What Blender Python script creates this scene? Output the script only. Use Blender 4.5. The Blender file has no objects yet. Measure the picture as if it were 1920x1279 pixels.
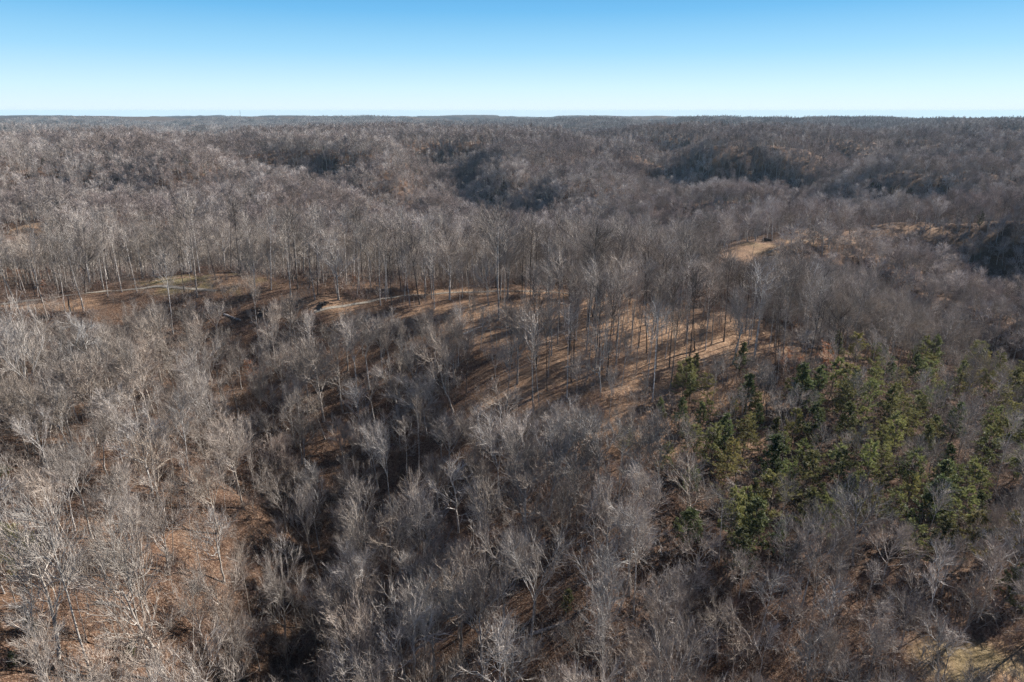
import bpy, math, random
import numpy as np
from mathutils import Vector, Matrix, Euler

random.seed(7)
RNG = np.random.default_rng(7)
SC = bpy.context.scene
C = SC.collection

# ------------------------------------------------------------------ camera
EYE = np.array([0.0, 0.0, 100.0])
PITCH = math.atan((639.5 - 209.0) / 1280.0)
cam_d = bpy.data.cameras.new("camera")
cam = bpy.data.objects.new("camera", cam_d)
C.objects.link(cam)
cam.location = EYE
cam.rotation_euler = (math.pi / 2 - PITCH, 0, 0)
cam_d.sensor_width = 36.0
cam_d.lens = 24.0
cam_d.clip_start = 0.5
cam_d.clip_end = 60000.0
SC.camera = cam

# ------------------------------------------------------------------ light
SUN_AZ = math.radians(58)      # clockwise from +Y (the view direction)
SUN_EL = math.radians(31)
world = bpy.data.worlds.new("World")
SC.world = world
world.use_nodes = True
wn = world.node_tree
bg = wn.nodes["Background"]
sky = wn.nodes.new("ShaderNodeTexSky")
sky.sky_type = 'NISHITA'
sky.sun_disc = False
sky.sun_elevation = SUN_EL
sky.sun_rotation = SUN_AZ
sky.altitude = 300
sky.air_density = 1.0
sky.dust_density = 0.0
sky.ozone_density = 2.0
# the Nishita sky turns yellow towards the horizon; the clear winter air of the photograph stays pale blue
tcw = wn.nodes.new("ShaderNodeTexCoord"); sep = wn.nodes.new("ShaderNodeSeparateXYZ"); wn.links.new(tcw.outputs["Generated"], sep.inputs[0])
rw = wn.nodes.new("ShaderNodeValToRGB"); wn.links.new(sep.outputs[2], rw.inputs[0])
el = rw.color_ramp.elements
SKY = [(0.0, (7.5, 8.8, 9.6)), (0.03, (6.0, 8.4, 9.8)), (0.075, (3.3, 6.6, 9.3)), (0.125, (1.5, 4.8, 8.3)), (0.18, (0.7, 3.4, 7.2)), (0.35, (0.3, 1.4, 3.6)), (1.0, (0.10, 0.4, 1.4))]
while len(el) < len(SKY): el.new(0.5)
for e_, (p_, c_) in zip(el, SKY): e_.position = p_; e_.color = (*c_, 1)
mw = wn.nodes.new("ShaderNodeMix"); mw.data_type = 'RGBA'; mw.inputs[0].default_value = 0.92
wn.links.new(sky.outputs[0], mw.inputs[6]); wn.links.new(rw.outputs[0], mw.inputs[7])
wn.links.new(mw.outputs[2], bg.inputs[0])
bg.inputs[1].default_value = 0.05

sun_d = bpy.data.lights.new("sun", 'SUN')
sun_d.energy = 5.0
sun_d.angle = math.radians(0.5)
sun_d.color = (1.0, 0.96, 0.90)
sun = bpy.data.objects.new("sun", sun_d)
C.objects.link(sun)
sun.location = (0, 0, 300)
sdir = Vector((math.sin(SUN_AZ) * math.cos(SUN_EL), math.cos(SUN_AZ) * math.cos(SUN_EL), math.sin(SUN_EL)))
sun.rotation_euler = sdir.to_track_quat('Z', 'Y').to_euler()

SC.view_settings.view_transform = 'Standard'
SC.view_settings.look = 'None'
SC.view_settings.exposure = 1.15
SC.view_settings.gamma = 1.0
SC.render.engine = 'CYCLES'
SC.cycles.max_bounces = 4
SC.cycles.diffuse_bounces = 2
SC.cycles.glossy_bounces = 1
SC.cycles.transmission_bounces = 2
SC.cycles.volume_bounces = 0
SC.cycles.transparent_max_bounces = 4
SC.cycles.use_denoising = True
SC.cycles.denoiser = 'OPENIMAGEDENOISE'
SC.cycles.denoising_prefilter = 'NONE'
SC.cycles.use_adaptive_sampling = False

# ------------------------------------------------------------------ noise
def _h(ix, iy, s):
    n = (ix.astype(np.int64) * 374761393 + iy.astype(np.int64) * 668265263 + s * 974634777) & 0xFFFFFFFF
    n = ((n ^ (n >> 13)) * 1274126177) & 0xFFFFFFFF
    return ((n ^ (n >> 16)) & 0xFFFF) / 65535.0

def vnoise(x, y, s=0):
    ix = np.floor(x); iy = np.floor(y)
    fx = x - ix; fy = y - iy
    fx = fx * fx * fx * (fx * (fx * 6 - 15) + 10); fy = fy * fy * fy * (fy * (fy * 6 - 15) + 10)
    a = _h(ix, iy, s); b = _h(ix + 1, iy, s); c = _h(ix, iy + 1, s); d = _h(ix + 1, iy + 1, s)
    return (a * (1 - fx) + b * fx) * (1 - fy) + (c * (1 - fx) + d * fx) * fy

def fbm(x, y, s=0, o=4):
    t = 0; a = 0.5; n = 0
    for k in range(o):
        t = t + a * vnoise(x, y, s + k * 17); n += a
        x = x * 2.03 + 11.3; y = y * 2.03 + 5.7; a *= 0.5
    return t / n

# ------------------------------------------------------------------ terrain
def ray_dir(px, py):
    x = (px - 960) / 1280.0; y = -(py - 639.5) / 1280.0
    cp, sp = math.cos(PITCH), math.sin(PITCH)
    return np.array([x, cp + y * sp, -sp + y * cp])

def unproject(px, py, drop):
    d = ray_dir(px, py)
    return EYE + d * (drop / -d[2])

def project(p):
    cp, sp = math.cos(PITCH), math.sin(PITCH)
    v = np.asarray(p, float) - EYE
    zc = v[..., 1] * cp - v[..., 2] * sp
    yc = v[..., 1] * sp + v[..., 2] * cp
    return 960 + 1280 * v[..., 0] / zc, 639.5 - 1280 * yc / zc, zc

def far_drop(x, y):
    """dissected plateau: flat tops cut by branching valleys"""
    wx = x + 260 * (fbm(x / 700, y / 700, 5, 3) - 0.5) * 2
    wy = y + 260 * (fbm(x / 700 + 9, y / 700 + 4, 8, 3) - 0.5) * 2
    r1 = np.abs(fbm(wx / 1150, wy / 1150, 21, 2) - 0.5) * 2
    r2 = np.abs(fbm(wx / 420, wy / 420, 33, 3) - 0.5) * 2
    v1 = np.clip(1 - r1 / 0.30, 0, 1); v2 = np.clip(1 - r2 / 0.34, 0, 1)
    v = 1 - (1 - v1 ** 1.3) * (1 - 0.62 * v2 ** 1.4)
    top = 46 + 22 * np.clip((np.hypot(x, y) - 2500) / 3500, 0, 1) - 62 * (fbm(x / 1900 + 3, y / 1900, 77, 2) - 0.5) * 2 + 75 * np.clip((np.hypot(x, y) - 6200) / 8000, 0, 1)
    return top + 48 * v + 22 * (fbm(x / 230, y / 230, 90, 3) - 0.5)

CTRL = [  # (px, py, metres below the camera) read off the photograph
 (0,1279,66),(0,1050,64),(100,850,62.5),(117,1255,69),(250,1279,73),(200,1000,66),(0,700,59.5),(250,800,64),
 (350,1100,73),(500,1279,84),(540,1180,82),(570,1060,80.5),(600,960,78),(640,870,74.5),(700,780,70),(780,710,66),
 (430,820,71),(470,700,66.5),(150,640,58),(0,570,54),(300,650,60),(40,565,54),(260,535,52),(400,528,51),(600,560,54),
 (820,550,56),(950,547,56),(1090,548,57),(1250,590,58),(1400,630,60),(1500,655,61.5),(700,620,60),(560,600,57),
 (900,640,59.5),(1080,720,63),(1150,650,60),(1000,800,66.5),(1200,800,65.5),(1100,900,68),(850,850,72),(760,960,77),(700,1080,80),
 (900,1000,74),(1000,1100,74),(850,1200,79),(700,1279,83),(1000,1279,76.5),(1300,1279,72),(1600,1279,69),(1919,1279,66),
 (1500,1000,70),(1300,1080,71),(1700,900,71.5),(1919,900,70),(1400,850,69),(1600,750,69),(1750,780,73),(1800,700,80),(1919,740,84),
 (1900,650,92),(1700,600,87),(1919,560,94),(1600,540,76),(1750,500,79),(1850,520,86),(1355,500,59.5),(1450,460,59.6),(1560,437,60),
 (1750,420,60.6),(1919,425,62),(1480,560,66),(1200,515,58.5),
 (30,425,64),(-200,430,60),
 # middle distance
 (300,345,60),(450,300,50),(150,300,48),(0,270,46),(200,388,70),(560,300,50),(620,335,66),(700,280,47),(800,300,54),
 (900,390,82),(900,330,73),(1000,285,50),(1080,300,56),(1180,325,70),(1100,380,84),(1250,350,84),(1450,390,84),
 (1330,335,72),(1450,300,58),(1560,280,52),(1640,268,48),(1800,290,56),(1919,300,52),(1700,330,70),(1600,350,76),
 (1850,370,72),(1500,345,76),(960,255,44),(1200,250,42),(400,262,42),(700,250,40),
]
WORLD_CTRL = [(-170,330,82),(-60,330,84),(30,335,86),(-60,430,92),(120,430,90),(230,470,90),(-300,400,72),(330,520,86),(0,520,90),
 (-90,0,66),(-40,20,84),(0,0,80),(60,0,70),(120,0,62),(-180,80,60),(180,100,70),(-30,40,88),(200,180,88),(215,235,96),(300,262,58),(335,325,55),(270,190,62),(0,-100,75),(250,0,60),(-250,0,55),  # high points right of the hollow: unseen ridge, added to shade it
 (-260,200,53),(-350,260,60),(400,300,78),(450,420,70)]
P = [unproject(*c) for c in CTRL]
P = np.array([(p[0], p[1], 100 - p[2]) for p in P] + [tuple(map(float, w)) for w in WORLD_CTRL])
_ctrl = np.array([(p[0], p[1], p[2]) for p in P])
ring = []
for a in range(-180, 180, 12):
    for r in (1900, 2300):
        x, y = r * math.sin(math.radians(a)), r * math.cos(math.radians(a)); ring.append((x, y))
ring = np.array(ring)
PX = np.concatenate([_ctrl[:, 0], ring[:, 0]]); PY = np.concatenate([_ctrl[:, 1], ring[:, 1]])
RES = np.concatenate([_ctrl[:, 2] - far_drop(_ctrl[:, 0], _ctrl[:, 1]), np.zeros(len(ring))])

def _near(x, y):  # a smooth far field so that the residual stays smooth near the camera
    d = np.hypot(x, y); t = np.clip((d - 450) / 500, 0, 1); t = t * t * (3 - 2 * t)
    return 70 * (1 - t) + far_drop(x, y) * t
RES = np.concatenate([_ctrl[:, 2] - _near(_ctrl[:, 0], _ctrl[:, 1]), np.zeros(len(ring))])

def _kern(x, y):
    r = np.hypot(x[:, None] - PX[None], y[:, None] - PY[None]) / 100.0
    return r * r * np.log(r + 1e-9)
_n = len(PX)
_A = np.zeros((_n + 3, _n + 3))
_A[:_n, :_n] = _kern(PX, PY) + np.eye(_n) * 0.02
_A[:_n, _n] = _A[_n, :_n] = 1; _A[:_n, _n + 1] = _A[_n + 1, :_n] = PX / 100; _A[:_n, _n + 2] = _A[_n + 2, :_n] = PY / 100
_W = np.linalg.solve(_A, np.concatenate([RES, np.zeros(3)]))

CARVE = [  # ravines: (pixels with metres below the camera), depth, half width
 ([(470,1290,84),(520,1230,83),(548,1150,82),(575,1060,80.5),(600,960,78),(640,870,74.5),(690,790,70),(760,730,66)], 15.0, 11.0),
 ([(600,960,78),(540,900,75),(440,830,71),(440,740,68),(470,690,66)], 10.0, 9.0),
 ([(700,1000,79),(800,925,73),(880,855,71)], 7.0, 8.0),
 ([(1300,1200,73),(1250,1100,72),(1290,1000,70),(1400,900,70)], 5.0, 8.0),
 ([(1960,700,92),(1860,655,92),(1760,610,88),(1660,570,82),(1590,540,76)], 22.0, 19.0),
 ([(1919,560,92),(1830,520,84),(1750,485,76),(1690,462,70)], 13.0, 17.0),
 ([(560,310,54),(610,335,62),(660,350,68),(760,380,78)], 30.0, 54.0),
 ([(120,370,62),(200,388,70),(320,385,72)], 27.0, 50.0),
 ([(850,290,54),(880,330,66),(930,380,80)], 30.0, 54.0),
 ([(1640,300,60),(1500,335,74),(1400,345,80),(1300,350,84)], 30.0, 54.0),
 ([(1280,270,50),(1260,300,66),(1230,340,84)], 30.0, 54.0)]
CARVE = [(np.array([unproject(*q)[:2] for q in pts]), dp, w) for pts, dp, w in CARVE]
def carved(x, y):
    out = np.zeros_like(x); wv = 1 + .5 * (vnoise(x / 12, y / 12, 131) - .5)
    for pts, dp, w in CARVE:
        g = np.zeros_like(x); n_ = len(pts) - 1
        for i_, (a, b) in enumerate(zip(pts[:-1], pts[1:])):
            v = b - a; t = np.clip(((x - a[0]) * v[0] + (y - a[1]) * v[1]) / (v @ v), 0, 1)
            d = np.hypot(x - a[0] - t * v[0], y - a[1] - t * v[1])
            fade = 1 if w > 30 else np.clip(1.35 - 1.2 * (i_ + t) / n_, .15, 1)
            g = np.maximum(g, fade * np.exp(-(d / (w * wv)) ** 2))
        out = np.maximum(out, dp * g)
    return out

def height(x, y):
    x = np.atleast_1d(np.asarray(x, float)); y = np.atleast_1d(np.asarray(y, float))
    shp = x.shape; x = x.ravel(); y = y.ravel()
    out = np.empty(len(x))
    for i in range(0, len(x), 20000):
        a, b = x[i:i + 20000], y[i:i + 20000]
        r = np.hypot(a, b)
        res = np.zeros(len(a)); m = r < 2300
        if m.any():
            res[m] = _kern(a[m], b[m]) @ _W[:_n] + _W[_n] + _W[_n + 1] * a[m] / 100 + _W[_n + 2] * b[m] / 100
        t = np.clip((r - 1500) / 700, 0, 1); t = t * t * (3 - 2 * t)
        drop = _near(a, b) + res * (1 - t)
        k = np.clip((900 - r) / 400, 0, 1)
        drop = drop + k * (3.2 * (fbm(a / 26, b / 26, 3, 3) - 0.5) + 0.35 * (fbm(a / 4, b / 4, 13, 2) - 0.5))
        m = m & (r < 1500)
        if m.any(): drop[m] = drop[m] + carved(a[m], b[m])
        kf = np.clip((r - 450) / 300, 0, 1) * np.clip((2600 - r) / 600, 0, 1)
        drop = drop + kf * 52 * (np.abs(fbm(a / 230, b / 230, 57, 3) - .5) * -2.6 + .35)
        c_ = 41.0 + 7.0 * np.log1p(np.exp(np.clip((drop - 41.0) / 7.0, -30, 30)))   # hilltops all end near one level
        kc = np.clip((r - 420) / 200, 0, 1)
        drop = drop * (1 - kc) + c_ * kc
        out[i:i + 20000] = 100 - drop - r * r / 1.48e7      # the earth's curve
    return out.reshape(shp)

_T = np.geomspace(40, 3000, 500)
def ground_at(px, py):
    """the point of the real terrain that is seen at that place of the photograph"""
    d = ray_dir(px, py); q = EYE[None] + _T[:, None] * d[None]
    h = height(q[:, 0], q[:, 1]); below = np.nonzero(q[:, 2] < h)[0]
    i = below[0] if len(below) else len(_T) - 1
    a, b = _T[max(i - 1, 0)], _T[i]
    for _ in range(12):
        m = (a + b) / 2; p = EYE + m * d
        if p[2] < height(p[0], p[1])[0]: b = m
        else: a = m
    p = EYE + b * d
    return float(p[0]), float(p[1]), float(height(p[0], p[1])[0])

# ------------------------------------------------------------------ materials
def new_mat(name):
    m = bpy.data.materials.new(name); m.use_nodes = True
    nt = m.node_tree; b = nt.nodes["Principled BSDF"]
    return m, nt, b

def N(nt, kind, **kw):
    n = nt.nodes.new(kind)
    for k, v in kw.items(): setattr(n, k, v)
    return n

def mixrgb(nt, fac, a, b, mode='MIX'):
    n = N(nt, "ShaderNodeMix", data_type='RGBA', blend_type=mode)
    for s, v in ((n.inputs[0], fac), (n.inputs[6], a), (n.inputs[7], b)):
        if hasattr(v, "is_output"): nt.links.new(v, s)
        else: s.default_value = v if not isinstance(v, tuple) else (*v, 1)
    return n.outputs[2]

def noise(nt, co, scale, detail=3, rough=0.55, dist=0.0):
    n = N(nt, "ShaderNodeTexNoise"); n.inputs["Scale"].default_value = scale
    n.inputs["Detail"].default_value = detail; n.inputs["Roughness"].default_value = rough
    n.inputs["Distortion"].default_value = dist
    if co is not None: nt.links.new(co, n.inputs["Vector"])
    return n.outputs["Fac"]

def ramp(nt, fac, stops, interp='LINEAR'):
    r = N(nt, "ShaderNodeValToRGB"); r.color_ramp.interpolation = interp
    e = r.color_ramp.elements
    while len(e) < len(stops): e.new(0.5)
    for k, (p, c) in enumerate(stops):
        e[k].position = p; e[k].color = (*c, 1) if isinstance(c, tuple) else (c, c, c, 1)
    nt.links.new(fac, r.inputs[0])
    return r.outputs[0]

def wood_mat(name, dark, light, scale, spread=(0.72, 1.3)):
    """bark or twigs; each tree differs by its own Random value and, for single trees, its object colour"""
    m, nt, b = new_mat(name)
    tc = N(nt, "ShaderNodeTexCoord"); oi = N(nt, "ShaderNodeObjectInfo")
    f = noise(nt, tc.outputs["Object"], scale, 3, 0.6)
    c = ramp(nt, f, [(0.36, dark), (0.62, light)])
    rr = ramp(nt, oi.outputs["Random"], [(0.0, (spread[0], spread[0] * 0.97, spread[0] * 0.95)), (0.5, (1, 0.97, 0.95)), (1.0, (spread[1], spread[1] * 0.99, spread[1]))])
    c = mixrgb(nt, 1.0, c, rr, 'MULTIPLY')
    c = mixrgb(nt, 1.0, c, oi.outputs["Color"], 'MULTIPLY')
    nt.links.new(c, b.inputs["Base Color"])
    b.inputs["Roughness"].default_value = 0.85
    b.inputs["Specular IOR Level"].default_value = 0.15
    return m

M_BARK = wood_mat("bark", (0.18, 0.155, 0.135), (0.56, 0.52, 0.475), 2.2, (0.6, 1.25))
M_PALE = wood_mat("pale_bark", (0.20, 0.175, 0.15), (0.52, 0.475, 0.42), 1.2, (0.85, 1.12))
M_DARK = wood_mat("dark_bark", (0.035, 0.028, 0.024), (0.12, 0.10, 0.09), 2.2)
M_TWIG = wood_mat("twigs", (0.195, 0.165, 0.142), (0.43, 0.375, 0.325), 0.5, (0.6, 1.35))
M_PTWIG = wood_mat("pale_twigs", (0.25, 0.215, 0.185), (0.47, 0.42, 0.37), 0.5)
M_FAR = wood_mat("far_twigs", (0.24, 0.21, 0.19), (0.45, 0.40, 0.365), 0.3, (0.7, 1.3))
M_FARP = wood_mat("far_pale_twigs", (0.34, 0.30, 0.27), (0.58, 0.52, 0.475), 0.3, (0.75, 1.25))
M_FARR = wood_mat("far_russet_twigs", (0.21, 0.17, 0.15), (0.40, 0.335, 0.30), 0.3, (0.7, 1.3))
M_FARD = wood_mat("far_dark_twigs", (0.16, 0.13, 0.12), (0.32, 0.265, 0.24), 0.3, (0.7, 1.3))
M_BRUSH = wood_mat("brush_stems", (0.12, 0.07, 0.05), (0.34, 0.25, 0.20), 0.8, (0.6, 1.3))

def leaf_mat(name, a, b_, c, trans=0.4):
    m, nt, b = new_mat(name)
    tc = N(nt, "ShaderNodeTexCoord"); oi = N(nt, "ShaderNodeObjectInfo")
    f = noise(nt, tc.outputs["Object"], 1.1, 4, 0.7)
    col = ramp(nt, f, [(0.32, a), (0.5, b_), (0.68, c)])
    rr = ramp(nt, oi.outputs["Random"], [(0, 0.7), (1, 1.25)])
    col = mixrgb(nt, 1.0, col, rr, 'MULTIPLY')
    col = mixrgb(nt, 1.0, col, oi.outputs["Color"], 'MULTIPLY')
    nt.links.new(col, b.inputs["Base Color"])
    b.inputs["Roughness"].default_value = 0.6
    tr = N(nt, "ShaderNodeBsdfTranslucent"); nt.links.new(col, tr.inputs[0])
    mx = N(nt, "ShaderNodeMixShader"); mx.inputs[0].default_value = trans
    nt.links.new(b.outputs[0], mx.inputs[1]); nt.links.new(tr.outputs[0], mx.inputs[2])
    nt.links.new(mx.outputs[0], nt.nodes["Material Output"].inputs["Surface"])
    return m

M_NEEDLE = leaf_mat("needles", (0.085, 0.085, 0.032), (0.19, 0.185, 0.068), (0.35, 0.33, 0.13))
M_CEDAR = leaf_mat("cedar_sprays", (0.06, 0.068, 0.028), (0.125, 0.135, 0.055), (0.21, 0.215, 0.085))
M_RUST = leaf_mat("dry_leaves", (0.16, 0.06, 0.025), (0.34, 0.14, 0.06), (0.46, 0.24, 0.12), 0.35)

# ground material
m, nt, b = new_mat("leaf_litter"); M_GROUND = m
geo = N(nt, "ShaderNodeNewGeometry"); pos = geo.outputs["Position"]
n1 = noise(nt, pos, 0.045, 4, 0.6); n2 = noise(nt, pos, 0.5, 5, 0.7); n3 = noise(nt, pos, 5.0, 3, 0.75)
vor = N(nt, "ShaderNodeTexVoronoi"); vor.inputs["Scale"].default_value = 5.5; nt.links.new(pos, vor.inputs["Vector"])
vc = N(nt, "ShaderNodeSeparateColor"); nt.links.new(vor.outputs["Color"], vc.inputs[0])
base = ramp(nt, n1, [(0.33, (0.06, 0.033, 0.020)), (0.5, (0.13, 0.072, 0.043)), (0.66, (0.25, 0.152, 0.092))])
base = mixrgb(nt, ramp(nt, n2, [(0.40, 0.0), (0.60, 0.85)]), base, (0.065, 0.038, 0.026))
leafc = ramp(nt, vc.outputs[0], [(0.0, (0.03, 0.019, 0.013)), (0.35, (0.10, 0.054, 0.035)), (0.7, (0.24, 0.14, 0.09)), (1.0, (0.48, 0.35, 0.25))])
base = mixrgb(nt, 0.5, base, leafc)
base = mixrgb(nt, ramp(nt, n3, [(0.35, 0.0), (0.7, 0.45)]), base, (0.04, 0.026, 0.02))
def attr(nm):
    a = N(nt, "ShaderNodeAttribute", attribute_name=nm); return a.outputs["Fac"]
strawn = noise(nt, pos, 1.3, 5, 0.7)
straw = ramp(nt, strawn, [(0.3, (0.13, 0.068, 0.04)), (0.5, (0.38, 0.235, 0.14)), (0.7, (0.56, 0.385, 0.25))])
grs = ramp(nt, strawn, [(0.3, (0.07, 0.08, 0.03)), (0.5, (0.15, 0.155, 0.06)), (0.7, (0.28, 0.24, 0.12))])
base = mixrgb(nt, attr("straw"), base, straw)
base = mixrgb(nt, attr("green"), base, grs)
farc = ramp(nt, noise(nt, pos, 0.06, 5, 0.7), [(0.35, (0.03, 0.024, 0.022)), (0.55, (0.075, 0.058, 0.052)), (0.7, (0.12, 0.095, 0.085))])
base = mixrgb(nt, attr("farwood"), base, farc)
nt.links.new(base, b.inputs["Base Color"]); b.inputs["Roughness"].default_value = 0.95
b.inputs["Specular IOR Level"].default_value = 0.1
bm_ = N(nt, "ShaderNodeBump"); bm_.inputs["Strength"].default_value = 0.9; bm_.inputs["Distance"].default_value = 0.25
nt.links.new(n3, bm_.inputs["Height"]); nt.links.new(bm_.outputs[0], b.inputs["Normal"])

m, nt, b = new_mat("packed_gravel"); M_TRACK = m
geo = N(nt, "ShaderNodeNewGeometry")
c = ramp(nt, noise(nt, geo.outputs["Position"], 1.7, 5, 0.7), [(0.3, (0.16, 0.125, 0.09)), (0.55, (0.28, 0.24, 0.19)), (0.75, (0.40, 0.36, 0.30))])
nt.links.new(c, b.inputs["Base Color"]); b.inputs["Roughness"].default_value = 0.95

m, nt, b = new_mat("galvanised_steel"); M_STEEL = m
b.inputs["Base Color"].default_value = (0.16, 0.17, 0.19, 1); b.inputs["Metallic"].default_value = 0.4; b.inputs["Roughness"].default_value = 0.55

# ------------------------------------------------------------------ mesh helpers
def mesh_from(name, V, F, mats, midx=None, smooth=None):
    me = bpy.data.meshes.new(name)
    V = np.asarray(V, np.float32)
    if isinstance(F, np.ndarray):
        F = [F]
    loops = np.concatenate([f.ravel() for f in F]).astype(np.int32)
    cnt = np.concatenate([np.full(len(f), f.shape[1], np.int32) for f in F])
    start = np.concatenate([[0], np.cumsum(cnt)[:-1]]).astype(np.int32)
    me.vertices.add(len(V)); me.vertices.foreach_set("co", V.ravel())
    me.loops.add(len(loops)); me.loops.foreach_set("vertex_index", loops)
    me.polygons.add(len(cnt)); me.polygons.foreach_set("loop_start", start)
    for mm in mats: me.materials.append(mm)
    if midx is not None: me.polygons.foreach_set("material_index", np.asarray(midx, np.int32))
    if smooth is not None: me.polygons.foreach_set("use_smooth", np.asarray(smooth, bool))
    me.update(calc_edges=True)
    return me

def norm(v):
    return v / (np.linalg.norm(v, axis=-1, keepdims=True) + 1e-9)

def perp(t, rng):
    r = rng.normal(size=t.shape); r = r - (r * t).sum(-1, keepdims=True) * t
    return norm(r)

def tubes(Pts, Rad, sides):
    """Pts (n,k,3), Rad (n,k) -> verts, quads"""
    n, k, _ = Pts.shape
    T = np.empty_like(Pts); T[:, 1:-1] = Pts[:, 2:] - Pts[:, :-2]; T[:, 0] = Pts[:, 1] - Pts[:, 0]; T[:, -1] = Pts[:, -1] - Pts[:, -2]
    T = norm(T)
    ref = np.where(np.abs(T[:, :1, 2:3]) > 0.9, np.array([1.0, 0, 0]), np.array([0, 0, 1.0]))
    ref = np.broadcast_to(ref, T.shape)
    A = norm(np.cross(T, ref)); B = np.cross(T, A)
    ang = np.arange(sides) * 2 * math.pi / sides
    V = Pts[:, :, None, :] + Rad[:, :, None, None] * (np.cos(ang)[None, None, :, None] * A[:, :, None] + np.sin(ang)[None, None, :, None] * B[:, :, None])
    V = V.reshape(-1, 3)
    i = (np.arange(n) * k * sides)[:, None, None]; j = (np.arange(k - 1) * sides)[None, :, None]; s = np.arange(sides)[None, None]
    s2 = (s + 1) % sides
    F = np.stack(np.broadcast_arrays(i + j + s, i + j + s2, i + j + sides + s2, i + j + sides + s), -1).reshape(-1, 4)
    return V, F

def ribbons(Pts, Rad, rng):
    """flat tapering slivers for the finest twigs"""
    n, k, _ = Pts.shape
    T = norm(Pts[:, -1] - Pts[:, 0]); W = perp(T, rng)
    V = np.stack([Pts - W[:, None] * Rad[..., None], Pts + W[:, None] * Rad[..., None]], 2).reshape(-1, 3)
    i = (np.arange(n) * k * 2)[:, None]; j = (np.arange(k - 1) * 2)[None]
    F = np.stack(np.broadcast_arrays(i + j, i + j + 1, i + j + 3, i + j + 2), -1).reshape(-1, 4)
    return V, F

def sprout(Pp, Rp, per, t0, t1, ang, alen, up, wob, k, rng, lenfun=None, rfac=0.55, tip=0.25, tbias=1.0):
    """grow PER children on each parent strand (n,k,3); returns points, radii"""
    n, kp, _ = Pp.shape
    idx = np.repeat(np.arange(n), per)
    m = len(idx)
    t = t0 + (t1 - t0) * (((np.tile(np.arange(per), n) + rng.uniform(0, 1, m)) / per) ** tbias)
    f = t * (kp - 1); a = np.minimum(f.astype(int), kp - 2); fr = (f - a)[:, None]
    base = Pp[idx, a] * (1 - fr) + Pp[idx, a + 1] * fr
    rb = Rp[idx, a] * (1 - fr[:, 0]) + Rp[idx, a + 1] * fr[:, 0]
    T = norm(Pp[idx, a + 1] - Pp[idx, a])
    S = perp(T, rng)
    an = np.radians(ang[0] + (ang[1] - ang[0]) * rng.uniform(0, 1, m))[:, None]
    d = norm(T * np.cos(an) + S * np.sin(an))
    L = (alen[0] + (alen[1] - alen[0]) * rng.uniform(0, 1, m))
    if lenfun is not None: L = L * lenfun(t)
    pts = np.empty((m, k, 3)); pts[:, 0] = base
    cur = base.copy(); step = (L / (k - 1))[:, None]
    for j in range(1, k):
        d = norm(d + np.array([0, 0, 1.0]) * up + rng.normal(size=d.shape) * wob)
        cur = cur + d * step; pts[:, j] = cur
    r0 = np.minimum(rb * rfac, L * 0.035)
    rad = r0[:, None] * np.linspace(1, tip, k)[None] ** 0.9
    return pts, rad, L

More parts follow.
